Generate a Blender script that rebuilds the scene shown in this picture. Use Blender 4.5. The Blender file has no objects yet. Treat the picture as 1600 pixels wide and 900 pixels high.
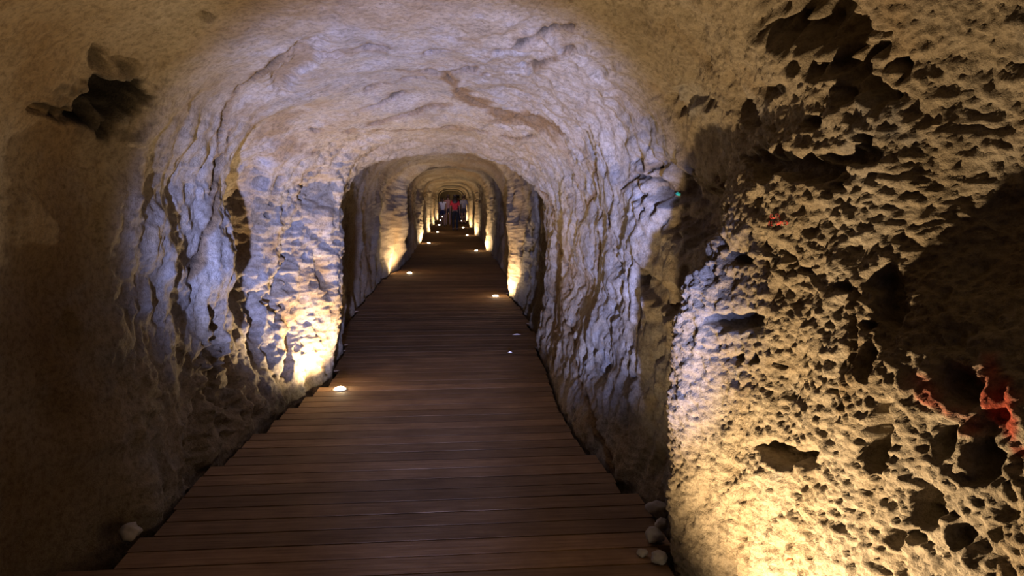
import bpy, bmesh, math, random
import numpy as np
from mathutils import Vector, Matrix, Euler

# ------------------------------------------------------------------ camera, world, light, exposure
scene = bpy.context.scene
COL = scene.collection
FPX = 1200.0                                   # focal length in pixels of a 1600x900 frame
YAW = math.radians(4.526); PITCH = math.radians(6.587)
CAM = np.array([0.0, 0.0, 1.5])
cd = bpy.data.cameras.new('camera'); cam = bpy.data.objects.new('camera', cd); COL.objects.link(cam)
cd.sensor_width = 36.0; cd.lens = FPX / 1600 * 36; cd.clip_start = 0.02; cd.clip_end = 300
cam.location = CAM; cam.rotation_euler = (math.pi / 2 - PITCH, 0, -YAW)
scene.camera = cam
scene.view_settings.view_transform = 'Standard'; scene.view_settings.look = 'None'
scene.view_settings.exposure = 0.38; scene.view_settings.gamma = 1.0
scene.view_settings.use_curve_mapping = False

w = bpy.data.worlds.new('world'); scene.world = w; w.use_nodes = True
w.node_tree.nodes['Background'].inputs[0].default_value = (0.45, 0.55, 1.0, 1)
w.node_tree.nodes['Background'].inputs[1].default_value = 0.25

# cool daylight shaft entering from the mouth behind the camera
ld = bpy.data.lights.new('daylight', 'SPOT'); ld.energy = 12000; ld.color = (0.42, 0.48, 1.0)
ld.spot_size = math.radians(19.6); ld.spot_blend = 0.25; ld.shadow_soft_size = 0.10
day = bpy.data.objects.new('daylight', ld); COL.objects.link(day)
day.location = (0.0, -4.0, 0.35); day.rotation_euler = (math.radians(90 + 6.3), 0, math.radians(1.0))

LAMP_POWER = 190.0
LAMP_COLOR = (1.0, 0.68, 0.35)

# ------------------------------------------------------------------ helpers
rng = np.random.RandomState(7)
random.seed(7)
PERM = rng.permutation(256).astype(np.int32); PERM2 = np.concatenate([PERM, PERM])
GR = rng.normal(size=(256, 3)).astype(np.float32); GR /= np.linalg.norm(GR, axis=1)[:, None]

def perlin(P, off=0.0):
    P = np.asarray(P, np.float32) + np.float32(off)
    I = np.floor(P).astype(np.int32); f = P - I; I &= 255
    u = f * f * f * (f * (f * 6 - 15) + 10)
    out = np.zeros(len(P), np.float32)
    for dx in (0, 1):
        a = PERM2[(I[:, 0] + dx) & 255]; wx = u[:, 0] if dx else 1 - u[:, 0]; fx = f[:, 0] - dx
        for dy in (0, 1):
            b = PERM2[(a + I[:, 1] + dy) & 255]; wy = wx * (u[:, 1] if dy else 1 - u[:, 1]); fy = f[:, 1] - dy
            for dz in (0, 1):
                g = GR[PERM2[(b + I[:, 2] + dz) & 255]]
                wz = wy * (u[:, 2] if dz else 1 - u[:, 2])
                out += wz * (g[:, 0] * fx + g[:, 1] * fy + g[:, 2] * (f[:, 2] - dz))
    return out * 1.6

def fbm(P, octs=3, off=0.0, gain=0.5):
    s = 0; a = 1.0
    for i in range(octs):
        s = s + a * perlin(P * (2.03 ** i), off + 17.3 * i); a *= gain
    return s

def ridged(P, octs=2, off=0.0):
    s = 0; a = 1.0
    for i in range(octs):
        s = s + a * (1 - 2 * np.abs(perlin(P * (2.1 ** i), off + 31.7 * i))); a *= 0.5
    return s

def worley(P, off=0.0):
    """distance to the nearest jittered cell point"""
    P = np.asarray(P, np.float32) + np.float32(off)
    I = np.floor(P).astype(np.int32); best = np.full(len(P), 9.0, np.float32)
    JT = (GR * 0.5 + 0.5)
    for dx in (-1, 0, 1):
        for dy in (-1, 0, 1):
            for dz in (-1, 0, 1):
                c = I + np.array([dx, dy, dz], np.int32)
                h = PERM2[(PERM2[(PERM2[c[:, 0] & 255] + c[:, 1]) & 255] + c[:, 2]) & 255]
                best = np.minimum(best, ((c + JT[h] - P) ** 2).sum(1))
    return np.sqrt(best)

def sstep(a, b, x):
    t = np.clip((x - a) / (b - a), 0, 1); return t * t * (3 - 2 * t)

def table(ys, rows, blur):
    """rows: {y: [values]} -> array (len(ys), n) interpolated and softened"""
    ky = np.array(sorted(rows)); kv = np.array([rows[k] for k in ky], float)
    out = 0; offs = np.linspace(-1, 1, 7)
    for o in offs:
        q = ys + o * blur * np.clip(np.abs(ys) * 0.25, 0.4, 2.5)
        out = out + np.stack([np.interp(q, ky, kv[:, i]) for i in range(kv.shape[1])], 1)
    return out / len(offs)

def link_mesh(name, verts, faces, mat=None, parent=None, smooth=True):
    me = bpy.data.meshes.new(name); me.from_pydata([tuple(v) for v in verts], [], [tuple(f) for f in faces]); me.update()
    if smooth:
        me.polygons.foreach_set('use_smooth', [True] * len(me.polygons))
    o = bpy.data.objects.new(name, me); COL.objects.link(o)
    if mat: me.materials.append(mat)
    if parent: o.parent = parent
    return o

def bm_obj(name, bm, mat=None, parent=None, smooth=False):
    me = bpy.data.meshes.new(name); bm.normal_update(); bm.to_mesh(me); bm.free()
    if smooth: me.polygons.foreach_set('use_smooth', [True] * len(me.polygons))
    o = bpy.data.objects.new(name, me); COL.objects.link(o)
    if mat: me.materials.append(mat)
    if parent: o.parent = parent
    return o

def empty(name, loc):
    o = bpy.data.objects.new(name, None); COL.objects.link(o); o.location = loc; o.empty_display_size = 0.1
    return o

def tag(o, label, cat, group=None):
    o['label'] = label; o['category'] = cat
    if group: o['group'] = group
    return o

# ------------------------------------------------------------------ materials
class NT:
    def __init__(s, name):
        s.m = bpy.data.materials.new(name); s.m.use_nodes = True; s.t = s.m.node_tree; s.n = s.t.nodes
        s.b = s.n['Principled BSDF']
    def add(s, typ, **kw):
        n = s.n.new(typ)
        for k, v in kw.items():
            if k in n.inputs.keys(): n.inputs[k].default_value = v
            else: setattr(n, k, v)
        return n
    def l(s, a, b): s.t.links.new(a, b)
    def mix(s, fac, a, b, mode='MIX'):
        n = s.n.new('ShaderNodeMix'); n.data_type = 'RGBA'; n.blend_type = mode
        for sock, v in ((n.inputs[0], fac), (n.inputs[6], a), (n.inputs[7], b)):
            if hasattr(v, 'links'): s.l(v, sock)
            else: sock.default_value = v if not isinstance(v, tuple) or len(v) == 4 else (*v, 1)
        return n.outputs[2]
    def ramp(s, fac, stops):
        n = s.n.new('ShaderNodeValToRGB'); e = n.color_ramp.elements
        e[0].position, e[0].color = stops[0][0], (*stops[0][1], 1)
        e[1].position, e[1].color = stops[-1][0], (*stops[-1][1], 1)
        for p, c in stops[1:-1]:
            q = e.new(p); q.color = (*c, 1)
        s.l(fac, n.inputs[0]); return n.outputs[0]
    def noise(s, co, scale, detail=4, rough=0.6):
        n = s.add('ShaderNodeTexNoise', Scale=scale, Detail=detail, Roughness=rough)
        s.l(co, n.inputs['Vector']); return n.outputs['Fac']

def rock_material():
    t = NT('rock'); g = t.add('ShaderNodeNewGeometry').outputs['Position']
    mp = t.add('ShaderNodeMapping'); mp.inputs['Scale'].default_value = (1, 1, 0.45); t.l(g, mp.inputs[0]); st = mp.outputs[0]
    base = t.ramp(t.noise(st, 1.7, 6, 0.62), [(0.3, (0.34, 0.27, 0.185)), (0.46, (0.50, 0.42, 0.31)), (0.58, (0.55, 0.48, 0.385)), (0.72, (0.60, 0.54, 0.46))])
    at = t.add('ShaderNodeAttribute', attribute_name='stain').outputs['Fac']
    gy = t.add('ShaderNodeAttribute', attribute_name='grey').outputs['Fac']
    rd = t.add('ShaderNodeAttribute', attribute_name='red').outputs['Fac']
    fine = t.noise(g, 42, 5, 0.7)
    col = t.mix(gy, base, t.ramp(t.noise(st, 4.0, 6, 0.65), [(0.35, (0.30, 0.29, 0.29)), (0.5, (0.47, 0.455, 0.45)), (0.65, (0.60, 0.58, 0.57))]))
    blot = t.ramp(t.noise(st, 3.1, 5, 0.6), [(0.52, (0, 0, 0)), (0.70, (0.55, 0.55, 0.55))])
    col = t.mix(blot, col, (0.42, 0.29, 0.15))
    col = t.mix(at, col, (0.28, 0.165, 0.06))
    col = t.mix(rd, col, (0.80, 0.10, 0.05))
    so = t.add('ShaderNodeAttribute', attribute_name='painted_shade').outputs['Fac']
    col = t.mix(so, col, (0.035, 0.028, 0.022))  # near-black tone: shade of the hollow and crack cores, put into the colour
    sp = t.ramp(fine, [(0.3, (0.50, 0.47, 0.43)), (0.55, (1, 1, 1)), (0.8, (1.2, 1.17, 1.1))])
    col = t.mix(1.0, col, sp, 'MULTIPLY')
    col = t.mix(1.0, col, (0.47, 0.47, 0.47), 'MULTIPLY')
    t.l(col, t.b.inputs['Base Color']); t.b.inputs['Roughness'].default_value = 0.88
    t.b.inputs['Specular IOR Level'].default_value = 0.25
    b1 = t.add('ShaderNodeBump', Strength=0.8, Distance=0.016); t.l(t.noise(g, 26, 8, 0.72), b1.inputs['Height'])
    b2 = t.add('ShaderNodeBump', Strength=1.0, Distance=0.008); t.l(t.noise(g, 110, 4, 0.7), b2.inputs['Height'])
    t.l(b1.outputs[0], b2.inputs['Normal']); t.l(b2.outputs[0], t.b.inputs['Normal'])
    return t.m

def simple(name, col, rough=0.7, metal=0.0, nscale=0, namp=0.25):
    t = NT(name)
    if nscale:
        co = t.add('ShaderNodeTexCoord').outputs['Object']
        f = t.noise(co, nscale, 4, 0.6)
        lo = tuple(c * (1 - namp) for c in col); hi = tuple(min(1, c * (1 + namp)) for c in col)
        t.l(t.ramp(f, [(0.3, lo), (0.7, hi)]), t.b.inputs['Base Color'])
    else:
        t.b.inputs['Base Color'].default_value = (*col, 1)
    t.b.inputs['Roughness'].default_value = rough; t.b.inputs['Metallic'].default_value = metal
    return t.m

def deck_material():
    t = NT('deck_board'); co = t.add('ShaderNodeNewGeometry').outputs['Position']
    r = t.add('ShaderNodeObjectInfo').outputs['Random']
    mp = t.add('ShaderNodeMapping'); mp.inputs['Scale'].default_value = (1.0, 16, 16); t.l(co, mp.inputs[0])
    grain = t.noise(mp.outputs[0], 3.0, 5, 0.6)
    c = t.ramp(grain, [(0.3, (0.14, 0.09, 0.055)), (0.5, (0.205, 0.138, 0.087)), (0.7, (0.265, 0.185, 0.12))])
    tint = t.ramp(r, [(0.0, (0.68, 0.68, 0.68)), (1.0, (1.18, 1.13, 1.08))])
    c = t.mix(1.0, c, tint, 'MULTIPLY')
    dirt = t.ramp(t.noise(co, 2.2, 5, 0.7), [(0.35, (0.7, 0.68, 0.66)), (0.6, (1, 1, 1))])
    c = t.mix(1.0, c, dirt, 'MULTIPLY')
    t.l(c, t.b.inputs['Base Color']); t.b.inputs['Roughness'].default_value = 0.8; t.b.inputs['Specular IOR Level'].default_value = 0.2
    b = t.add('ShaderNodeBump', Strength=0.25, Distance=0.004); t.l(grain, b.inputs['Height']); t.l(b.outputs[0], t.b.inputs['Normal'])
    return t.m

def emit(name, col, strength):
    t = NT(name); t.b.inputs['Base Color'].default_value = (0.8, 0.75, 0.65, 1)
    t.b.inputs['Emission Color'].default_value = (*col, 1); t.b.inputs['Emission Strength'].default_value = strength
    return t.m

M_ROCK = rock_material(); M_DECK = deck_material()
M_SOIL = simple('dark_bed', (0.06, 0.045, 0.03), 0.95, 0, 6)
M_JOIST = simple('joist_timber', (0.08, 0.05, 0.03), 0.9, 0, 8)
M_STEEL = simple('brushed_steel', (0.45, 0.43, 0.40), 0.35, 1.0)
M_LENS = emit('lit_lens', (1.0, 0.80, 0.50), 130.0)
M_STONE = simple('pale_stone', (0.27, 0.26, 0.26), 0.9, 0, 14, 0.3)

# ------------------------------------------------------------------ tunnel base surface
Y = np.concatenate([np.arange(-6.5, 0.9, 0.06), 0.9 * np.exp(np.arange(0, 540) * 0.00452), 10.35 * np.exp(np.arange(0, 232) * 0.009)])
NY = len(Y)
HL = np.array([0, .5, 1.0, 1.5, 1.9])
XL = {-7: [1.3, 1.3, 1.3, 1.3, 1.3], -2: [1.3, 1.3, 1.3, 1.3, 1.3], 0.2: [1.1, 1.08, 1.08, 1.08, 1.15], 0.8: [1.12, 1.10, 1.10, 1.10, 1.18],  # bulge beside the camera is out of view, shaped to shade the left wall
      1.6: [1.55, 1.5, 1.5, 1.5, 1.5], 2.6: [1.76, 1.70, 1.66, 1.62, 1.6], 3.1: [1.68, 1.66, 1.66, 1.62, 1.58], 3.4: [1.55, 1.52, 1.58, 1.55, 1.5],
      3.6: [1.43, 1.46, 1.50, 1.47, 1.42], 4.0: [1.43, 1.46, 1.49, 1.47, 1.42], 4.15: [1.46, 1.52, 1.54, 1.50, 1.44], 4.4: [1.42, 1.46, 1.46, 1.44, 1.42],
      4.8: [1.36, 1.36, 1.37, 1.39, 1.38], 4.92: [1.36, 1.38, 1.40, 1.42, 1.40], 5.06: [1.36, 1.55, 1.78, 1.80, 1.5], 5.42: [1.30, 1.52, 1.86, 1.86, 1.48], 5.6: [1.26, 1.40, 1.56, 1.56, 1.40],
      5.8: [1.22, 1.36, 1.40, 1.38, 1.32], 6.15: [1.15, 1.28, 1.32, 1.28, 1.22], 6.33: [1.08, 1.16, 1.18, 1.16, 1.14], 6.46: [1.04, 1.02, 1.0, 1.0, 1.05], 6.56: [1.02, .97, .92, .93, 1.0],
      6.75: [1.05, 1.0, .95, .95, 1.0], 6.9: [1.14, 1.1, 1.06, 1.05, 1.1], 7.4: [1.10, 1.12, 1.12, 1.1, 1.15], 7.7: [1.10, 1.1, 1.12, 1.12, 1.1],
      8.2: [1.3, 1.3, 1.3, 1.25, 1.25], 10.5: [1.32, 1.34, 1.34, 1.3, 1.25], 14.8: [1.34, 1.36, 1.34, 1.3, 1.25],
      15.8: [1.26, 1.24, 1.2, 1.18, 1.15], 16.4: [1.18, 1.04, .94, .92, .96], 16.9: [1.16, 1.05, .97, .95, 1.0], 17.6: [1.14, 1.1, 1.08, 1.1, 1.1], 20: [1.1, 1.1, 1.1, 1.1, 1.1],
      25.6: [1.15, 1.15, 1.15, 1.15, 1.15], 26.9: [1.1, 1.0, .95, .92, .95], 27.8: [1.15] * 5, 34.6: [1.12] * 5, 35.8: [.98, .95, .92, .9, .9], 36.8: [1.15] * 5,
      44.5: [1.15] * 5, 45.6: [.95] * 5, 46.6: [1.15] * 5, 55: [1.15] * 5, 56: [.95] * 5, 57: [1.15] * 5, 85: [1.15] * 5}
XR = {-7: [1.3] * 5, -1: [1.25] * 5, 0.5: [1.2, 1.2, 1.25, 1.3, 1.3], 1.2: [1.3, 1.28, 1.35, 1.65, 1.5], 1.6: [1.26, 1.22, 1.3, 1.62, 1.42],
      1.85: [1.2, 1.16, 1.18, 1.44, 1.34], 2.05: [1.14, 1.12, 1.12, 1.2, 1.22], 2.2: [1.1, 1.1, 1.1, 1.14, 1.2], 2.45: [1.04, 1.04, 1.06, 1.10, 1.17],
      2.7: [.97, .98, 1.0, 1.06, 1.16], 2.88: [.94, .90, .91, 1.04, 1.17], 3.02: [.93, .88, .90, 1.07, 1.17], 3.2: [1.0, 1.0, 1.08, 1.18, 1.18], 3.6: [1.06, 1.12, 1.17, 1.2, 1.18],
      4.05: [.92, 1.02, 1.06, 1.08, 1.1], 4.75: [.86, .95, 1.0, 1.02, 1.05], 5.35: [.82, .93, 1.0, 1.02, 1.02], 6.0: [.86, .94, 1.0, 1.0, 1.0],
      6.85: [.90, .97, 1.0, 1.0, .98], 7.5: [.94, .98, 1.0, .98, .95], 7.9: [.97, 1.02, 1.04, 1.03, 1.0], 8.4: [1.0, 1.1, 1.12, 1.1, 1.1], 11.2: [1.0, 1.06, 1.08, 1.08, 1.05], 12.0: [.92, .93, .93, .93, .95],
      12.4: [.93, .92, .92, .92, .95], 13.2: [1.1, 1.15, 1.2, 1.15, 1.1], 21.6: [1.15, 1.2, 1.2, 1.2, 1.15], 22.8: [1.05, 1.05, 1.05, 1.02, 1.0], 23.8: [1.2] * 5,
      31.5: [1.15] * 5, 32.5: [1.0] * 5, 33.5: [1.15] * 5, 40.7: [1.15] * 5, 41.8: [.98] * 5, 42.8: [1.15] * 5, 52.8: [1.2] * 5, 53.9: [1.0] * 5, 55: [1.2] * 5, 85: [1.2] * 5}
HT = {-7: [2.5], 0.5: [2.38], 3: [2.34], 4.3: [2.27], 5.4: [2.18], 6.3: [2.08], 7.45: [1.97], 7.8: [2.02], 8.4: [2.3], 11: [2.3], 12.2: [2.22], 12.8: [2.32],
      15.2: [2.28], 16.4: [2.17], 17.4: [2.34], 21.8: [2.36], 22.8: [2.27], 23.8: [2.42], 26.9: [2.3], 28: [2.44], 32.5: [2.3], 34: [2.45], 36: [2.28], 37: [2.45],
      41.8: [2.3], 43: [2.46], 46: [2.3], 47: [2.46], 53.9: [2.3], 55: [2.45], 85: [2.4]}
tL = table(Y, XL, 0.06); tR = table(Y, XR, 0.06); tH = table(Y, HT, 0.12)[:, 0]

NW_L, NQ_L, NQ_R, NW_R = 230, 190, 240, 330
EXP = 2.7
ph = np.linspace(0, math.pi / 2, 4000)
cx = np.cos(ph) ** (2 / EXP); cz = 0.75 * np.sin(ph) ** (2 / EXP)
al = np.concatenate([[0], np.cumsum(np.hypot(np.diff(cx), np.diff(cz)))]); al /= al[-1]
def quarter(n):
    t = np.linspace(0, 1, n); return np.interp(t, al, cx), np.interp(t, al, cz / 0.75)
NX = NW_L + NQ_L + NQ_R + NW_R
BASE = np.zeros((NY, NX, 3), np.float64)
HB = -0.32
def xat(tab, h):                                  # tab (NY,5), h (NY,n)
    out = np.zeros_like(h)
    hc = np.clip(h, 0, 1.9)
    for k in range(4):
        m = (hc >= HL[k]) & (hc <= HL[k + 1])
        q = (hc - HL[k]) / (HL[k + 1] - HL[k]); q = q * q * (3 - 2 * q)
        v = tab[:, k:k + 1] * (1 - q) + tab[:, k + 1:k + 2] * q
        out = np.where(m, v, out)
    return out
hs = (tH - 0.78)[:, None]
u = np.linspace(0, 1, NW_L, endpoint=False)[None]
h = HB + (hs - HB) * u; BASE[:, :NW_L, 0] = -xat(tL, h); BASE[:, :NW_L, 2] = h
qx, qz = quarter(NQ_L + 1); h = hs + (tH[:, None] - hs) * qz[None, :-1]
BASE[:, NW_L:NW_L + NQ_L, 0] = -xat(tL, h) * qx[None, :-1]; BASE[:, NW_L:NW_L + NQ_L, 2] = h
qx, qz = quarter(NQ_R); h = hs + (tH[:, None] - hs) * qz[None, ::-1]; s = NW_L + NQ_L
BASE[:, s:s + NQ_R, 0] = xat(tR, h) * qx[None, ::-1]; BASE[:, s:s + NQ_R, 2] = h
u = np.linspace(1, 0, NW_R + 1)[None, 1:]; s = s + NQ_R
h = HB + (hs - HB) * u; BASE[:, s:, 0] = xat(tR, h); BASE[:, s:, 2] = h
BASE[:, :, 1] = Y[:, None]

def normals(G):
    dy = np.gradient(G, axis=0); dx = np.gradient(G, axis=1)
    n = np.cross(dx, dy); n /= np.linalg.norm(n, axis=2)[:, :, None] + 1e-12
    return n
N0 = normals(BASE)
mid = np.array([0, 0, 1.0])
if ((mid[None, None] - BASE) * N0)[:, :, [0, 2]].sum() < 0: N0 = -N0
P = BASE.reshape(-1, 3); N = N0.reshape(-1, 3)
px3 = P.astype(np.float32)

# camera projection, used once to read where a feature of the rock lies on the walls
cF = np.array([math.sin(YAW) * math.cos(PITCH), math.cos(YAW) * math.cos(PITCH), -math.sin(PITCH)])
cR = np.array([math.cos(YAW), -math.sin(YAW), 0]); cU = np.cross(cR, cF)
rel = P - CAM; dep = rel @ cF
with np.errstate(divide='ignore', invalid='ignore'):
    PX = 800 + FPX * (rel @ cR) / dep; PY = 450 - FPX * (rel @ cU) / dep
vis = (dep > 0.3) & ((CAM - P) * N).sum(1).__gt__(0) & (PX > -500) & (PX < 2100) & (PY > -500) & (PY < 1500)
VI = np.nonzero(vis)[0]; VX = PX[VI]; VY = PY[VI]; VD = dep[VI]
def at(x, y):
    d = np.hypot(VX - x, VY - y); r = max(4.0, d.min() * 1.5)
    c = np.nonzero(d <= r)[0]
    near = VD[c].min(); c = c[VD[c] < near * 1.06]
    return P[VI[c[np.argmin(d[c])]]]

xs, ys, zs = P[:, 0], P[:, 1], P[:, 2]
right = sstep(-0.15, 0.55, xs); left = 1 - sstep(-0.7, -0.2, xs)
roof = sstep(1.45, 2.0, zs)
nearR = right * (1 - sstep(3.1, 3.7, ys))                   # spongy rock of the near right wall
nearL = (1 - right) * (1 - sstep(3.2, 3.7, ys))             # smooth rock of the near left wall
flut = left * sstep(3.3, 3.6, ys) * (1 - sstep(6.2, 6.9, ys)) * (1 - sstep(1.7, 2.1, zs))
midR = right * sstep(3.2, 3.7, ys) * (1 - sstep(7.4, 8.2, ys))
roofN = roof * (1 - sstep(6.0, 7.0, ys)) * (1 - nearR)

D = np.zeros(len(P), np.float32)
NR = np.nonzero((P[:, 1] > .8) & (P[:, 1] < 10))[0]
warp2 = np.zeros((len(P), 2), np.float32); warp2[NR] = np.stack([fbm(px3[NR] * 13, 2, 6.0), fbm(px3[NR] * 13, 2, 56.0)], 1)
warp = np.stack([fbm(px3 * 3, 2, 5.0), fbm(px3 * 3, 2, 55.0), fbm(px3 * 3, 2, 105.0)], 1)
D += 0.045 * fbm(px3 * 0.9, 2, 3.0) * (1 - 0.55 * nearR)
D += 0.030 * fbm(px3 * 2.6, 2, 11.0) * (1 - .7 * roofN)
rough = 0.9 + 0.3 * nearR - 0.6 * nearL - 0.85 * roofN
D += rough * (0.008 * ridged(px3 * 6 + warp * 0.6, 2, 21.0) + 0.008 * fbm(px3 * 15, 2, 41.0))
fineA = np.where(ys < 14, 1.0, 0.0)
idx = np.nonzero((ys > 0.8) & (ys < 14))[0]
D[idx] += (rough * 0.0042)[idx] * fbm(px3[idx] * 40, 2, 61.0)
# vertical drapery ridges on the left wall
vert = px3 * np.array([3.0, 3.4, 0.75], np.float32) + warp * 0.5; vert[:, :2] += warp2 * .10
D += flut * (0.032 * ridged(vert * .8, 2, 71.0) + 0.02 * fbm(px3 * np.array([6, 9, 1.6], np.float32), 2, 75.0))
D += midR * (0.030 * ridged(px3 * np.array([3, 3.2, .8], np.float32) + warp * 0.5, 2, 81.0) + 0.012 * ridged(px3 * np.array([8, 9, 3.0], np.float32) + warp, 1, 85.0))
# slabby layers of the roof
i = np.nonzero(roofN > 0.01)[0]
rs = px3[i] * np.array([1, .28, 1], np.float32); lay = px3[i] * np.array([1.2, .5, 2.0], np.float32) + warp[i] * 0.15
pl = fbm(lay, 2, 91.0)
D[i] += roofN[i] * (0.012 * pl + 0.035 * worley(rs * 2.2 + warp[i] * .2, 7.0) + 0.016 * worley(rs * 5.5 + warp[i] * .2, 8.0) + 0.008 * fbm(rs * 14, 2, 97.0) + .0035 * fbm(rs * 45, 2, 98.0))
# sponge pits of the near right wall
i = np.nonzero((nearR > 0.02) & (ys > 0.8))[0]
q = px3[i] + warp[i] * 0.05
msk = nearR[i] * (0.35 + 0.65 * sstep(-0.25, 0.35, fbm(px3[i] * 2.2, 2, 131.0) + 0.35 * sstep(2.1, 1.5, ys[i])))
w1 = worley(q * 6.5, 3.0); w2 = worley(q * 15, 9.0); w3 = worley(q * 34, 19.0)
patch = sstep(0.0, 0.5, fbm(px3[i] * 3.1, 2, 135.0))
D[i] -= msk * (0.024 * (1 - sstep(0.10, 0.42, w1 + .25 * warp2[i][:, 0])) + 0.007 * patch * (1 - sstep(0.15, 0.45, w2))) + nearR[i] * 0.007 * (1 - sstep(0.15, 0.5, w3)) * (0.5 + patch)
sl = px3[i] @ np.array([[1, 0, 0], [0, .80, .6], [0, -.6, .80]], np.float32).T * np.array([14, 9, 24], np.float32)
D[i] += nearR[i] * (0.0055 * ridged(sl + warp[i], 2, 141.0) + 0.0045 * fbm(sl * 2.6, 2, 145.0) + 0.009 * fbm(px3[i] * 55, 2, 147.0))
# coarse broken rock of the first left pillar, and crisper grain on everything near
pil = left * sstep(5.7, 6.1, ys) * (1 - sstep(6.9, 7.4, ys)); i = np.nonzero(pil > .02)[0]
D[i] += pil[i] * (0.016 * ridged(px3[i] * np.array([9, 9, 6], np.float32) + warp[i], 2, 161.0) + 0.008 * fbm(px3[i] * 26, 2, 165.0) - .02 * (1 - sstep(.1, .4, worley(px3[i] * 11, 4.0))))
D[NR] += (1 - nearR[NR]) * (1 - .6 * nearL[NR]) * (0.0055 * (1 - roofN[NR]) * fbm(px3[NR] * 21 + warp[NR], 2, 171.0) + .010 * ridged(px3[NR] * 4.3 + warp[NR] * .8, 1, 175.0) * (1 - roofN[NR]))
# chisel-rough mid walls farther in
i = np.nonzero((ys > 7) & (ys < 40))[0]
D[i] += .05 * fbm(px3[i] * 1.3, 2, 181.0) + .014 * fbm(px3[i] * np.array([7, 3, 7], np.float32), 2, 185.0) + 0.02 * ridged(px3[i] * np.array([2, 2.4, 1.2], np.float32) + warp[i] * 0.4, 2, 151.0)

STAIN = np.zeros(len(P), np.float32); GREY = np.zeros(len(P), np.float32); RED = np.zeros(len(P), np.float32); PAINTED_SHADE = np.zeros(len(P), np.float32)

def frame(cxp, cyp, rx, ry, rot=0):
    c = at(cxp, cyp); ca, sa = math.cos(math.radians(rot)), math.sin(math.radians(rot))
    a = (at(cxp + rx * ca, cyp + rx * sa) - at(cxp - rx * ca, cyp - rx * sa)) / 2
    b = (at(cxp - ry * sa, cyp + ry * ca) - at(cxp + ry * sa, cyp - ry * ca)) / 2
    return c, a, b
def local(c, a, b, wamp):
    rmax = 2.2 * max(np.linalg.norm(a), np.linalg.norm(b)) + 0.1
    i = np.nonzero(((P - c) ** 2).sum(1) < rmax * rmax)[0]
    A = np.stack([a, b], 1); pin = np.linalg.pinv(A)
    uv = (P[i] - c) @ pin.T
    uv = uv + wamp * (1.3 * warp[i][:, :2] + 0.9 * warp2[i])
    return i, np.hypot(uv[:, 0], uv[:, 1])
def dent(cxp, cyp, rx, ry, depth, rot=0, edge=0.55, wamp=0.45, stain=0.0):
    c, a, b = frame(cxp, cyp, rx, ry, rot)
    i, r = local(c, a, b, wamp)
    m = 1 - sstep(edge, 1.15, r)
    D[i] -= depth * m
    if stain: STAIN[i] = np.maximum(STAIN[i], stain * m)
def paint(arr, cxp, cyp, rx, ry, amt, rot=0, edge=0.3, wamp=0.6, breakup=0.0):
    c, a, b = frame(cxp, cyp, rx, ry, rot)
    i, r = local(c, a, b, wamp)
    v = amt * (1 - sstep(edge, 1.2, r))
    if breakup: v = v * sstep(-breakup, 0.25, fbm(px3[i] * 9, 2, 201.0))
    arr[i] = np.maximum(arr[i], v)
def crack(pts, width, depth, stain=0.8, sw=3.0, dark=1.0, ysc=1.0):
    """a fissure along a polyline (metres wide and deep) with an ochre seep along it"""
    q = np.array([at(*p) for p in pts])
    lo, hi = q.min(0) - 0.25, q.max(0) + 0.25
    i = np.nonzero(((P > lo) & (P < hi)).all(1))[0]
    pp = P[i] + warp[i] * 0.035; pp[:, :2] += warp2[i] * 0.012; best = np.full(len(i), 9.0)
    pp[:, 1] *= ysc; q = q * np.array([1, ysc, 1])
    for k in range(len(q) - 1):
        d = q[k + 1] - q[k]; t = np.clip(((pp - q[k]) @ d) / (d @ d), 0, 1)
        best = np.minimum(best, np.linalg.norm(pp - q[k] - t[:, None] * d, axis=1))
    wv = width * (0.5 + 0.9 * np.clip(0.5 + fbm(px3[i] * 5, 1, 301.0), 0, 1))
    D[i] -= depth * (1 - sstep(0.3, 1.0, best / wv))
    if stain: STAIN[i] = np.maximum(STAIN[i], stain * (1 - sstep(0.4, 1.0, best / (wv * sw))))
    PAINTED_SHADE[i] = np.maximum(PAINTED_SHADE[i], .8 * dark * (1 - sstep(0.35, 0.8, best / wv)))  # fissure core darkened: dirt doubling as painted depth shade

# --- hollows of the right wall
for d in [(1218, 254, 62, 24, .09, 8), (1325, 242, 46, 17, .08, 0), (1275, 188, 15, 13, .06), (1205, 702, 40, 20, .09, 8), (1268, 708, 22, 18, .08),
          (1394, 462, 32, 60, .10, -22), (1366, 568, 13, 26, .08), (1356, 505, 12, 10, .05), (1319, 450, 13, 9, .05), (1150, 500, 44, 16, .09, -5),
          (1158, 402, 22, 9, .07), (1256, 421, 20, 8, .05), (1446, 780, 24, 38, .09, -20), (1376, 690, 22, 46, .10, 14),
          (1395, 838, 13, 18, .06), (1427, 832, 20, 14, .06), (1160, 836, 10, 8, .04), (1500, 610, 40, 30, .10, 20), (1545, 720, 26, 36, .08), (1480, 690, 20, 24, .07),
          (1300, 290, 10, 8, .04), (1345, 215, 12, 10, .05), (1150, 560, 12, 9, .05), (1175, 562, 10, 9, .05), (1500, 830, 16, 20, .06), (1560, 830, 18, 16, .06),
          (1275, 46, 130, 60, .20, 12), (1200, 140, 26, 16, .05), (1160, 175, 12, 26, .05, -30), (1085, 150, 34, 30, .06), (1060, 470, 22, 30, .06)]:
    dent(*d)
# brown shaded notch between the near bulge and the straight wall
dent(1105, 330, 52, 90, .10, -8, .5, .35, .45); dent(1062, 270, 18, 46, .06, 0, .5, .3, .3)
crack([(1340, 450), (1332, 520), (1334, 580), (1328, 640)], .012, .03, .3)
crack([(1210, 568), (1250, 585), (1275, 612), (1310, 622)], .010, .03, .2)
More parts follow.
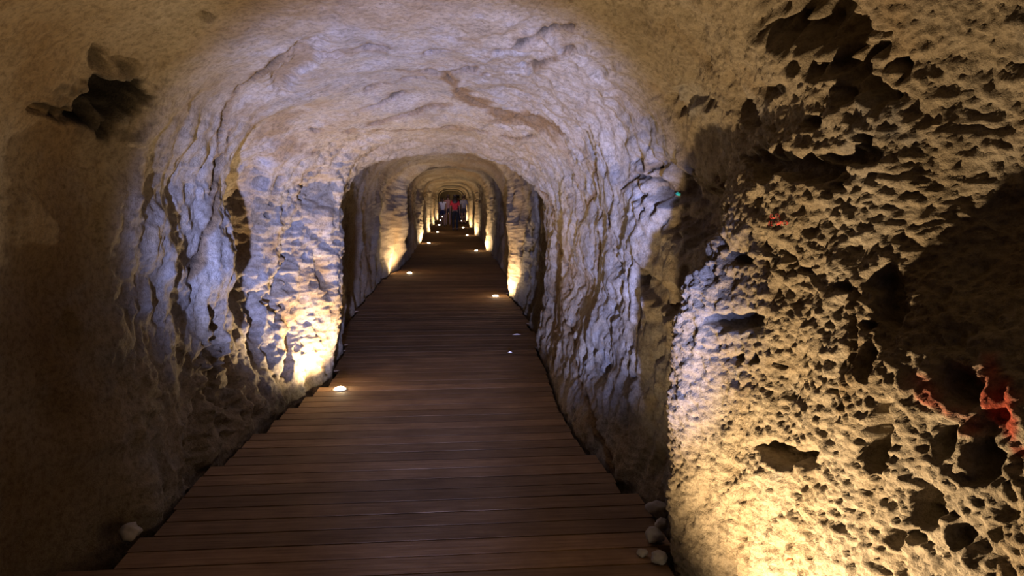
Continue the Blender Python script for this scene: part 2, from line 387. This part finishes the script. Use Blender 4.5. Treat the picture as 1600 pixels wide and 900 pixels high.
# --- left wall: recess, drapery gaps, black hollow
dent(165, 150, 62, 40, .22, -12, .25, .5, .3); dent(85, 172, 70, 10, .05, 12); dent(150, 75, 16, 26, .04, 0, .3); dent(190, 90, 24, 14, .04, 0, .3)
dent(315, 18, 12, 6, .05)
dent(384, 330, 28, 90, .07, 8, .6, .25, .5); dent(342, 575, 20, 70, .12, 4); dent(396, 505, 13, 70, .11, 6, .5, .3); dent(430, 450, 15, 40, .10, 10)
dent(365, 610, 22, 60, .10, 0); dent(310, 640, 16, 60, .08, 4); dent(300, 740, 26, 60, .08); dent(440, 560, 8, 60, .06, 8); dent(498, 300, 26, 26, .08)
dent(500, 420, 10, 50, .06, -10); dent(85, 520, 20, 40, .03); dent(220, 660, 20, 20, .03)
dent(450, 95, 22, 60, .04, 40, .5, .4, .6)
def rcrack(pts, w_, d_, stain=.6, sw=2.0): crack(pts, w_ * 1.1, d_ * 1.5, stain, sw, 1.0, .22)
# --- roof fissures
rcrack([(540, 190), (600, 178), (700, 155), (745, 108), (790, 97), (840, 84), (893, 66)], .012, .035, .7)
rcrack([(620, 100), (690, 108), (740, 97)], .012, .03, .6); rcrack([(665, 68), (720, 50), (745, 46)], .012, .04, .5)
rcrack([(480, 78), (560, 62), (600, 60)], .012, .03, .5); rcrack([(745, 66), (830, 45), (900, 30)], .01, .02, .4)
rcrack([(702, 110), (715, 135), (735, 150), (775, 165), (800, 175), (840, 176), (880, 195)], .016, .03, .9, 3.5)
rcrack([(570, 135), (640, 120), (670, 117)], .010, .02, .5); rcrack([(480, 192), (550, 190), (640, 195), (720, 190), (800, 200), (860, 210), (905, 225)], .011, .025, .6)
rcrack([(560, 165), (600, 150), (640, 140)], .01, .02, .4)
crack([(930, 225), (945, 260), (940, 290), (926, 330)], .020, .035, .9, 2.2); crack([(945, 260), (950, 300), (945, 340), (935, 420)], .018, .035, .9, 2.0)
crack([(985, 290), (1000, 275), (1025, 277)], .014, .04, .4); crack([(1030, 215), (1028, 250), (1016, 272)], .012, .04, .5); crack([(960, 330), (963, 348)], .016, .06, .4)
crack([(900, 330), (896, 380), (900, 450)], .014, .03, .7); crack([(880, 440), (900, 520), (915, 600), (935, 660), (960, 720)], .022, .04, .9, 2.5)
crack([(860, 290), (878, 350), (884, 430), (888, 520), (870, 570)], .03, .02, .9, 2.2)
crack([(1015, 330), (1000, 390), (1010, 450)], .014, .05, .3); crack([(405, 360), (412, 330), (418, 300), (430, 270)], .012, .05, .4)
crack([(300, 430), (330, 300), (340, 200), (390, 110), (440, 70)], .03, .03, .8, 2.0)
crack([(320, 300), (345, 230), (380, 160)], .02, .03, .7, 2.0)
# --- mineral colour, red paint, and shade painted over the black hollow
paint(GREY, 880, 280, 70, 60, .9); paint(GREY, 960, 640, 70, 110, .85); paint(GREY, 960, 400, 90, 150, .7); paint(GREY, 620, 110, 220, 90, .75, 0, .3, .5)
paint(GREY, 430, 300, 60, 140, .8); paint(GREY, 400, 500, 80, 120, .7); paint(GREY, 250, 720, 70, 110, .7); paint(GREY, 620, 165, 40, 20, .9); paint(GREY, 1000, 380, 40, 40, .9)
paint(GREY, 1180, 165, 18, 26, .9); paint(GREY, 1150, 500, 60, 30, .6)
paint(PAINTED_SHADE, 165, 148, 78, 52, 1.0, -12, .6, .5); paint(PAINTED_SHADE, 70, 165, 75, 8, .8, 14, .3); paint(PAINTED_SHADE, 150, 75, 16, 26, .7); paint(PAINTED_SHADE, 190, 95, 22, 12, .6); paint(PAINTED_SHADE, 180, 205, 60, 10, .5)  # shadow of the upper-left hollow, painted on as dark colour
paint(STAIN, 870, 480, 26, 90, .7, 4); paint(STAIN, 480, 330, 40, 60, .3); paint(STAIN, 600, 360, 50, 120, .35); paint(STAIN, 420, 200, 50, 40, .6)
paint(RED, 1560, 630, 50, 85, .9, -20, .4, .6, .3); paint(RED, 1490, 640, 80, 24, .8, 25, .3, .6, .3); paint(RED, 1580, 705, 40, 14, .7, 10, .3, .5, .2)
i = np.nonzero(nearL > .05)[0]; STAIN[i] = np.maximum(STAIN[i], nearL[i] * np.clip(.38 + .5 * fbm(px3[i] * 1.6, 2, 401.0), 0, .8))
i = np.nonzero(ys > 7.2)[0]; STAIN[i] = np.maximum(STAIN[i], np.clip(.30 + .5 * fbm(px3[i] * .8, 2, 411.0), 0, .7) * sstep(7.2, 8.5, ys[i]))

D *= 1 - 0.6 * sstep(0.12, -0.25, zs)                            # calmer below the deck
DISP = P + N * D[:, None]
GRID = DISP.reshape(NY, NX, 3)

def tunnel_piece(name, c0, c1):
    n = c1 - c0 + 1
    co = GRID[:, c0:c1 + 1].reshape(-1, 3)
    r = np.arange(NY - 1)[:, None] * n + np.arange(n - 1)[None]; r = r.ravel()
    f = np.stack([r, r + n, r + n + 1, r + 1], 1)
    me = bpy.data.meshes.new(name)
    me.vertices.add(len(co)); me.vertices.foreach_set('co', co.astype(np.float32).ravel())
    me.loops.add(f.size); me.loops.foreach_set('vertex_index', f.astype(np.int32).ravel())
    me.polygons.add(len(f)); me.polygons.foreach_set('loop_start', np.arange(0, f.size, 4, dtype=np.int32))
    me.update(calc_edges=True)
    me.polygons.foreach_set('use_smooth', np.ones(len(f), bool))
    for nm, arr in (('stain', STAIN), ('grey', GREY), ('red', RED), ('painted_shade', PAINTED_SHADE)):
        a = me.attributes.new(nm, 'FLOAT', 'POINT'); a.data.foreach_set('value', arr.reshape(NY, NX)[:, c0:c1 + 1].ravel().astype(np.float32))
    me.validate()
    o = bpy.data.objects.new(name, me); COL.objects.link(o); me.materials.append(M_ROCK); o['kind'] = 'structure'
    return o
S1 = NW_L + 20; S2 = NW_L + NQ_L + NQ_R - 20
tunnel_piece('wall_left', 0, S1)
tunnel_piece('ceiling', S1, S2)
tunnel_piece('wall_right', S2, NX - 1)

# end of the passage, where it bends out of sight
ex = np.linspace(-2, 2, 24); EX, EZ = np.meshgrid(ex, np.linspace(-.6, 3, 24))
EP = np.stack([EX.ravel(), np.full(EX.size, Y[-1] - .4), EZ.ravel()], 1); EP[:, 1] += .15 * fbm(EP * 1.5, 3, 77.0)
r = (np.arange(23)[:, None] * 24 + np.arange(23)[None]).ravel()
link_mesh('wall_end', EP, np.stack([r, r + 1, r + 25, r + 24], 1).tolist(), M_ROCK)['kind'] = 'structure'

# ------------------------------------------------------------------ floor: rock bed, joists, boards
fx = np.linspace(-1.9, 1.9, 20); fy = np.concatenate([np.arange(-6.5, 12, .3), np.arange(12, 84, 1.5)])
FX, FY = np.meshgrid(fx, fy); FP = np.stack([FX.ravel(), FY.ravel(), np.zeros(FX.size)], 1)
FP[:, 2] = -0.22 + 0.05 * fbm(FP * 1.7, 3, 501.0)
n = len(fx); r = (np.arange(len(fy) - 1)[:, None] * n + np.arange(n - 1)[None]).ravel()
floor = link_mesh('floor', FP, np.stack([r, r + 1, r + n + 1, r + n], 1).tolist(), M_SOIL); floor['kind'] = 'structure'

PITCHB = 0.152; BW = 0.140; TH = 0.032
lowL = GRID[:, :, :][:, :NW_L]; lowR = GRID[:, -NW_R:]
def clear(y0, y1):
    r = np.nonzero((Y >= y0 - .05) & (Y <= y1 + .05))[0]
    if len(r) == 0: r = np.array([np.argmin(np.abs(Y - (y0 + y1) / 2))])
    a = lowL[r].reshape(-1, 3); a = a[(a[:, 2] > -.06) & (a[:, 2] < .05)]
    b = lowR[r].reshape(-1, 3); b = b[(b[:, 2] > -.06) & (b[:, 2] < .05)]
    return a[:, 0].max(), b[:, 0].min()
bm = bmesh.new(); bmesh.ops.create_cube(bm, size=1.0)
for v in bm.verts: v.co.y *= BW; v.co.z *= TH
bmesh.ops.bevel(bm, geom=[e for e in bm.edges if abs(e.verts[0].co.z - e.verts[1].co.z) > .01], offset=0.0018, segments=1, affect='EDGES')
board_mesh = bpy.data.meshes.new('board'); bm.to_mesh(board_mesh); bm.free(); board_mesh.materials.append(M_DECK)
SKEW = math.radians(0.75)
k0 = int(-1.5 / PITCHB); NB = 300; runL = runR = None
rest_v, rest_f = [], []
for k in range(k0, k0 + 530):
    y = k * PITCHB
    if (k - k0) % 2 == 0:
        seg = clear(y - .02, y + 2 * PITCHB)
        segl, segr = seg[0] + .012, seg[1] - .012
    a = segl + random.uniform(0, .012); b = segr - random.uniform(0, .012)
    z = -TH / 2 + random.uniform(-.0003, .0001)
    if k - k0 < NB:
        o = bpy.data.objects.new('board', board_mesh); COL.objects.link(o); o.parent = floor
        o.location = ((a + b) / 2, y, z); o.scale = (b - a, 1, 1)
        o.rotation_euler = (random.uniform(-.0012, .0012), 0, SKEW + random.uniform(-.0015, .0015))
    else:
        s0 = len(rest_v)
        for zz in (z - TH / 2, z + TH / 2):
            rest_v += [(a, y - BW / 2, zz), (b, y - BW / 2, zz), (b, y + BW / 2, zz), (a, y + BW / 2, zz)]
        rest_f += [tuple(s0 + t for t in q) for q in ((4, 5, 6, 7), (0, 1, 5, 4), (1, 2, 6, 5), (2, 3, 7, 6), (3, 0, 4, 7))]
o = link_mesh('far_boards', rest_v, rest_f, M_DECK, floor, False); o['kind'] = 'stuff'
for jx in (-0.75, 0.0, 0.62):
    bm = bmesh.new(); bmesh.ops.create_cube(bm, size=1.0)
    for v in bm.verts: v.co = Vector((v.co.x * .06, v.co.y * 84 + 38.5, v.co.z * .12 - TH - .064))
    o = bm_obj('joist', bm, M_JOIST, floor); o.location.x = jx

# ------------------------------------------------------------------ deck lights
def lathe(name, prof, mat, parent, seg=24):
    vs, fs = [], []
    for (r, z) in prof:
        for k in range(seg):
            t = 2 * math.pi * k / seg; vs.append((r * math.cos(t), r * math.sin(t), z))
    for j in range(len(prof) - 1):
        for k in range(seg):
            fs.append((j * seg + k, j * seg + (k + 1) % seg, (j + 1) * seg + (k + 1) % seg, (j + 1) * seg + k))
    if prof[-1][0] < .01: fs.append(tuple((len(prof) - 1) * seg + k for k in range(seg)))
    return link_mesh(name, vs, fs, mat, parent)
LAMPS = [(-.89, 6.05, 'lit deck uplight at the foot of the bright left rock pillar, nearest in view'),
         (.68, 11.84, 'lit deck uplight on the right side of the boards, nearest of the right row'),
         (-.85, 15.73, 'second lit deck uplight of the left row, before a pale lit rock rib'),
         (.73, 22.48, 'second lit deck uplight of the right row along the boardwalk edge'),
         (-.77, 26.57, 'third lit deck uplight of the left row, far down the boardwalk'),
         (.67, 32.12, 'third lit deck uplight of the right row, on the boards before the walkers'),
         (-.62, 35.35, 'fourth lit deck uplight of the left row, just before the walkers'),
         (.64, 41.3, 'small lit deck uplight right of the walker in the red top'),
         (.74, 53.5, 'tiny lit deck uplight beyond the walkers on the right'),
         (.80, 66.0, 'farthest tiny lit deck uplight deep down the passage on the right'),
         (-.70, 45.3, 'deck uplight on the left hidden behind the walkers'),
         (-.75, 56.0, 'deck uplight on the left far beyond the walkers'),
         (-.75, 67.0, 'deck uplight on the left near the end of the passage'),
         (.30, 78.5, 'added deck uplight lighting the end wall of the passage'),  # added lamp, keeps the far end from going black
         (.57, 2.10, 'deck uplight below the frame lighting the near right rock wall')]
for (x, y, lab) in LAMPS:
    t = tag(empty('deck_light', (x, y, 0)), lab, 'light', 'recessed deck uplights')
    lathe('trim_ring', [(.044, -.005), (.044, .006), (.056, .006), (.062, .002), (.062, -.005)], M_STEEL, t)
    lathe('lens', [(.044, .0), (.042, .010), (.032, .018), (.016, .023), (.001, .024)], M_LENS, t)
    l = bpy.data.lights.new('uplight', 'SPOT'); l.energy = LAMP_POWER * (1.1 if 5 < y < 7 else 1.0 if y < 5 else .75); l.color = LAMP_COLOR; l.shadow_soft_size = .022
    l.spot_size = math.radians(165); l.spot_blend = 0.6; TILT = 14 if y < 5 else 20 if y > 7 else 6
    lo = bpy.data.objects.new('uplight', l); COL.objects.link(lo); lo.parent = t; lo.location = (0, 0, .05)
    lo.rotation_euler = (math.pi, math.radians(TILT if x > 0 else -TILT), 0)

# ------------------------------------------------------------------ loose stones, scraps, painted writing
rel = DISP - CAM; dep2 = rel @ cF
with np.errstate(divide='ignore', invalid='ignore'):
    QX = 800 + FPX * (rel @ cR) / dep2; QY = 450 - FPX * (rel @ cU) / dep2
VI2 = np.nonzero((dep2 > .3) & (QX > 0) & (QX < 1600) & (QY > 0) & (QY < 900))[0]
NN = normals(GRID).reshape(-1, 3); NN *= np.sign((NN * N).sum(1))[:, None]
def on_rock(x, y):
    d = np.hypot(QX[VI2] - x, QY[VI2] - y); c = np.nonzero(d < max(5, d.min() * 1.3))[0]
    c = c[dep2[VI2[c]] < dep2[VI2[c]].min() * 1.05]; k = VI2[c[np.argmin(d[c])]]
    return DISP[k], NN[k]

def stone(loc, size, seed, label, flat=.7):
    bm = bmesh.new(); bmesh.ops.create_icosphere(bm, subdivisions=3, radius=1.0)
    co = np.array([v.co[:] for v in bm.verts]); r = .8 + .55 * worley(co * 1.1, seed * 5.3) + .28 * fbm(co * .9, 2, seed * 7.1) + .10 * fbm(co * 3, 2, seed * 3.3)
    for v, k in zip(bm.verts, r):
        v.co *= float(k); v.co.x *= size; v.co.y *= size * .85; v.co.z *= size * flat
    zmin = min(v.co.z for v in bm.verts)
    o = bm_obj('stone', bm, M_STONE, None, True); o.location = (loc[0], loc[1], loc[2] - zmin); o.rotation_euler.z = seed
    return tag(o, label, 'stone', 'loose stones beside the boards')
gl = lambda y: clear(y - .05, y + .05)
stone((gl(3.37)[0] + .07, 3.37, 0.0), .045, 1, 'pale stone alone on the left edge of the boards', .8)
for k, (y, off, sz, lab) in enumerate([(3.42, .05, .045, 'pale angular stone at the foot of the right wall, farthest of the rubble'),
        (3.30, .035, .030, 'grey stone among rubble on the right board edge'),
        (3.16, .05, .040, 'broad flat stone in the middle of the right rubble'),
        (3.04, .10, .020, 'small white pebble lying on the boards by the right rubble'),
        (2.98, .045, .032, 'grey stone nearest the frame bottom in the right rubble')]):
    stone((gl(y)[1] - off, y, 0.0), sz, k + 3, lab, .75)

def scrap(name, loc, pts, col, label, cat, rot=(0, 0, 0)):
    """a crumpled fleck with thickness"""
    bm = bmesh.new(); vs = [bm.verts.new(p) for p in pts]; c = bm.verts.new(np.mean(pts, 0) + np.array([0, 0, .012]))
    for k in range(len(vs)): bm.faces.new((vs[k], vs[(k + 1) % len(vs)], c))
    bm.faces.new(vs[::-1])
    o = bm_obj(name, bm, simple(name + '_paint', col, .6, 0, 30, .15)); o.location = loc; o.rotation_euler = rot
    return tag(o, label, cat)
scrap('paper_scrap', (.57, 7.42, .0), [(-.022, -.012, .0), (.018, -.016, .004), (.026, .012, .0), (-.004, .022, .008), (-.026, .010, .0)], (.85, .82, .76), 'tiny crumpled white scrap lying on the boards', 'scrap')
scrap('thin_scrap', (.72, 8.42, .0), [(-.05, -.008, .0), (.05, -.01, .002), (.052, .008, .0), (-.048, .012, .002)], (.45, .38, .34), 'thin pale sliver on the boards beyond the white scrap', 'scrap')
c, nrm = on_rock(1061, 303)
q = Vector(nrm).to_track_quat('Z', 'Y').to_euler()
scrap('turquoise_fleck', c + nrm * .002, [(-.016, -.008, .0), (.012, -.012, .0), (.02, .004, .0), (.0, .012, .0), (-.018, .004, .0)], (.03, .62, .70), 'bright turquoise fleck stuck on the right rock wall', 'scrap', q)
scrap('brick_chip', on_rock(1232, 880)[0], [(-.02, -.01, 0), (.02, -.012, 0), (.024, .01, 0), (-.016, .014, 0)], (.42, .13, .06), 'small red brick chip on the lit lower right rock', 'stone', (0, -1.2, 0))

# red hand-painted letters on the right wall, two short lines
STROKES = [[(1207, 335), (1202, 333), (1201, 338), (1205, 341), (1208, 339), (1205, 338)], [(1209, 334), (1214, 333)], [(1211.5, 334), (1212, 341)],
           [(1213, 342), (1215, 334), (1219, 343)], [(1198, 352), (1200.5, 344), (1203, 352)], [(1199, 349), (1202, 349)], [(1205, 345), (1205, 352), (1208, 352)],
           [(1212, 345), (1214, 352), (1217, 346), (1219, 352), (1221, 345)], [(1224, 345), (1222, 349), (1225, 352), (1229, 349), (1225, 345)]]
c0, n0 = on_rock(1215, 343); cc, aa, bb = frame(1215, 343, 20, 10); ax = aa / 20; by = bb / 10
vs, fs = [], []
patchi = np.nonzero(((DISP - c0) ** 2).sum(1) < .12 ** 2)[0]; PD = DISP[patchi]
for st in STROKES:
    for (p, qq) in zip(st[:-1], st[1:]):
        dv = np.array(qq) - np.array(p); nl = np.array([-dv[1], dv[0]]) / (np.hypot(*dv) + 1e-6) * .65
        ns = 5
        for k in range(ns):
            base = len(vs)
            for t_ in (k / ns, (k + 1) / ns):
                for sg in (-1, 1):
                    uv = np.array(p) + dv * t_ + nl * sg - np.array([1215, 343])
                    b0 = c0 + ax * uv[0] + by * uv[1]
                    dd = PD - b0; dl = dd - (dd @ n0)[:, None] * n0
                    kk = np.argsort((dl ** 2).sum(1))[:4]
                    vs.append(b0 + n0 * ((dd[kk] @ n0).max() + .002))
            fs.append((base, base + 1, base + 3, base + 2))
o = link_mesh('painted_writing', vs, fs, simple('red_paint', (.36, .035, .025), .6, 0, 60, .2), bpy.data.objects['wall_right'], False)
o['label'] = 'two short lines of red hand-painted letters'

# ------------------------------------------------------------------ people walking away down the passage
def skin_obj(name, joints, edges, mat, parent, sub=1):
    """joints {key: (x,y,z,r)}; first key is the root"""
    keys = list(joints); ix = {k: i for i, k in enumerate(keys)}
    me = bpy.data.meshes.new(name); me.from_pydata([joints[k][:3] for k in keys], [(ix[a], ix[b]) for a, b in edges], [])
    o = bpy.data.objects.new(name, me); COL.objects.link(o); me.materials.append(mat)
    o.parent = parent
    m = o.modifiers.new('skin', 'SKIN'); m.use_smooth_shade = True
    if not me.skin_vertices: bpy.context.view_layer.objects.active = o
    for k, v in zip(keys, me.skin_vertices[0].data):
        r = joints[k][3]; v.radius = (r, r) if not isinstance(r, tuple) else r
    me.skin_vertices[0].data[0].use_root = True
    sd = o.modifiers.new('sub', 'SUBSURF'); sd.levels = sub; sd.render_levels = sub
    return o
SK = simple('skin', (.26, .15, .10), .6)
def person(x, y, H, stride, label, top, bottom, shorts, hair, hairkind, sleeves=.5, armswing=.1, heading=0):
    t = tag(empty('person', (x, y, 0)), label, 'person', 'walkers far down the passage'); t.scale = (H / 1.7,) * 3; t.rotation_euler.z = heading
    J = {'pel': (0, 0, .95, (.135, .10)), 'wst': (0, 0, 1.10, (.115, .085)), 'chs': (0, .01, 1.30, (.15, .10)), 'nkb': (0, 0, 1.42, .075), 'nk': (0, .01, 1.49, .052),
         'jaw': (0, .02, 1.545, (.066, .075)), 'hd': (0, .015, 1.61, (.078, .095)), 'top': (0, .005, 1.675, .055), 'nose': (0, .125, 1.585, .012)}
    Ed = [('pel', 'wst'), ('wst', 'chs'), ('chs', 'nkb'), ('nkb', 'nk'), ('nk', 'jaw'), ('jaw', 'hd'), ('hd', 'top'), ('hd', 'nose')]
    for sgn, n in ((-1, 'l'), (1, 'r')):
        sw = stride * sgn; aw = -armswing * sgn
        J.update({n + 'ear': (sgn * .088, .0, 1.60, .014), n + 'sh': (sgn * .175, 0, 1.375, .056), n + 'el': (sgn * .225, aw * .6 - .02, 1.11, .041), n + 'wr': (sgn * .235, aw * 1.4 + .04, .885, .028),
                  n + 'pa': (sgn * .235, aw * 1.5 + .05, .81, (.02, .036)), n + 'hip': (sgn * .085, 0, .90, .095), n + 'kn': (sgn * .095, sw * .6 + .03, .50, .058), n + 'cf': (sgn * .095, sw * .85, .36, .056),
                  n + 'an': (sgn * .095, sw * 1.15 - .02, .085, .036), n + 'ft': (sgn * .10, sw * 1.15 + .07, .035, .036), n + 'toe': (sgn * .105, sw * 1.15 + .16, .03, .028)})
        Ed += [('hd', n + 'ear'), ('chs', n + 'sh'), (n + 'sh', n + 'el'), (n + 'el', n + 'wr'), (n + 'wr', n + 'pa'), ('pel', n + 'hip'), (n + 'hip', n + 'kn'), (n + 'kn', n + 'cf'), (n + 'cf', n + 'an'), (n + 'an', n + 'ft'), (n + 'ft', n + 'toe')]
        for f_, (dy, ln) in enumerate(((.030, .075), (.010, .085), (-.010, .080), (-.030, .06))):
            J[n + 'f%da' % f_] = (sgn * .236, aw * 1.5 + .05 + dy, .775, .009); J[n + 'f%db' % f_] = (sgn * .222, aw * 1.5 + .055 + dy, .775 - ln, .008)
            Ed += [(n + 'pa', n + 'f%da' % f_), (n + 'f%da' % f_, n + 'f%db' % f_)]
        J[n + 'tha'] = (sgn * .225, aw * 1.5 + .095, .80, .010); J[n + 'thb'] = (sgn * .215, aw * 1.5 + .105, .755, .009)
        Ed += [(n + 'pa', n + 'tha'), (n + 'tha', n + 'thb')]
    skin_obj('body', J, Ed, SK, t, 2)
    g = lambda k, e, dz=0: (J[k][0], J[k][1], J[k][2] + dz, tuple(c + e for c in J[k][3]) if isinstance(J[k][3], tuple) else J[k][3] + e)
    lerp = lambda a, b, q, r: tuple(J[a][i] * (1 - q) + J[b][i] * q for i in range(3)) + (r,)
    T = {'chs': g('chs', .022), 'wst': g('wst', .024), 'hem': (0, 0, .90, (.162, .125)), 'nkb': g('nkb', .008)}
    TE = [('chs', 'wst'), ('wst', 'hem'), ('chs', 'nkb')]
    for n in 'lr':
        T[n + 's'] = g(n + 'sh', .014); T[n + 'e'] = lerp(n + 'sh', n + 'el', sleeves, .058); TE += [('chs', n + 's'), (n + 's', n + 'e')]
    skin_obj('top', T, TE, top, t, 2)
    B = {'pel': g('pel', .018), 'wst': (0, 0, 1.04, (.135, .10))}; BE = [('pel', 'wst')]
    for n in 'lr':
        B[n + 'h'] = g(n + 'hip', .016); BE.append(('pel', n + 'h'))
        if shorts: B[n + 'k'] = lerp(n + 'hip', n + 'kn', .62, .095); BE.append((n + 'h', n + 'k'))
        else:
            B[n + 'k'] = g(n + 'kn', .018); B[n + 'c'] = g(n + 'cf', .014); B[n + 'a'] = g(n + 'an', .022); BE += [(n + 'h', n + 'k'), (n + 'k', n + 'c'), (n + 'c', n + 'a')]
    skin_obj('shorts' if shorts else 'trousers', B, BE, bottom, t, 2)
    for n in 'lr':
        skin_obj('shoe', {'a': g(n + 'an', .012, -.02), 'f': g(n + 'ft', .012, .004), 't': g(n + 'toe', .010, .004)}, [('a', 'f'), ('f', 't')], M_SHOE, t, 2)
    Hh = {'c': (0, -.005, 1.63, (.098, .10)), 't': (0, -.005, 1.69, .06), 'n': (0, -.055, 1.55, (.085, .05))}; HE = [('c', 't'), ('c', 'n')]
    if hairkind == 'long': Hh.update({'b': (0, -.115, 1.43, (.16, .05)), 'e': (0, -.15, 1.29, (.13, .03))}); HE += [('n', 'b'), ('b', 'e')]
    if hairkind == 'tail': Hh.update({'b': (0, -.135, 1.60, .03), 'm': (0, -.16, 1.48, .035), 'e': (0, -.145, 1.34, .02)}); HE += [('c', 'b'), ('b', 'm'), ('m', 'e')]
    skin_obj('hair', Hh, HE, hair, t, 2)
    return t
M_SHOE = simple('dark_shoe', (.03, .028, .026), .6)
HAIR = simple('dark_hair', (.018, .013, .010), .5); BROWN = simple('brown_hair', (.05, .028, .015), .5)
person(.20, 37.9, 1.70, .14, 'walker in a red top and black trousers with long dark hair', simple('red_cloth', (.52, .025, .035), .8, 0, 12), simple('black_cloth', (.012, .012, .014), .85), False, HAIR, 'long', .75)
person(-.46, 43.5, 1.62, -.13, 'walker in a white top and navy shorts with dark ponytail, leftmost', simple('white_cloth', (.55, .55, .60), .8, 0, 12), simple('navy_cloth', (.015, .018, .05), .85), True, HAIR, 'tail', .3)
person(-.16, 44.6, 1.74, .12, 'walker in a pink top partly hidden between the red and white tops', simple('pink_cloth', (.50, .24, .20), .8, 0, 12), simple('brown_cloth', (.06, .035, .028), .85), True, BROWN, 'short', .6, .2)
person(.78, 47.0, 1.72, -.14, 'walker in a grey shirt at the right of the red top', simple('grey_cloth', (.26, .25, .27), .8, 0, 12), simple('dark_grey_cloth', (.05, .045, .05), .85), True, BROWN, 'short', .8)
person(.46, 49.5, 1.76, .12, 'walker with dark clothes farthest off behind the red top', simple('maroon_cloth', (.10, .02, .025), .8, 0, 12), simple('black_denim', (.02, .02, .03), .85), False, HAIR, 'short', .8)
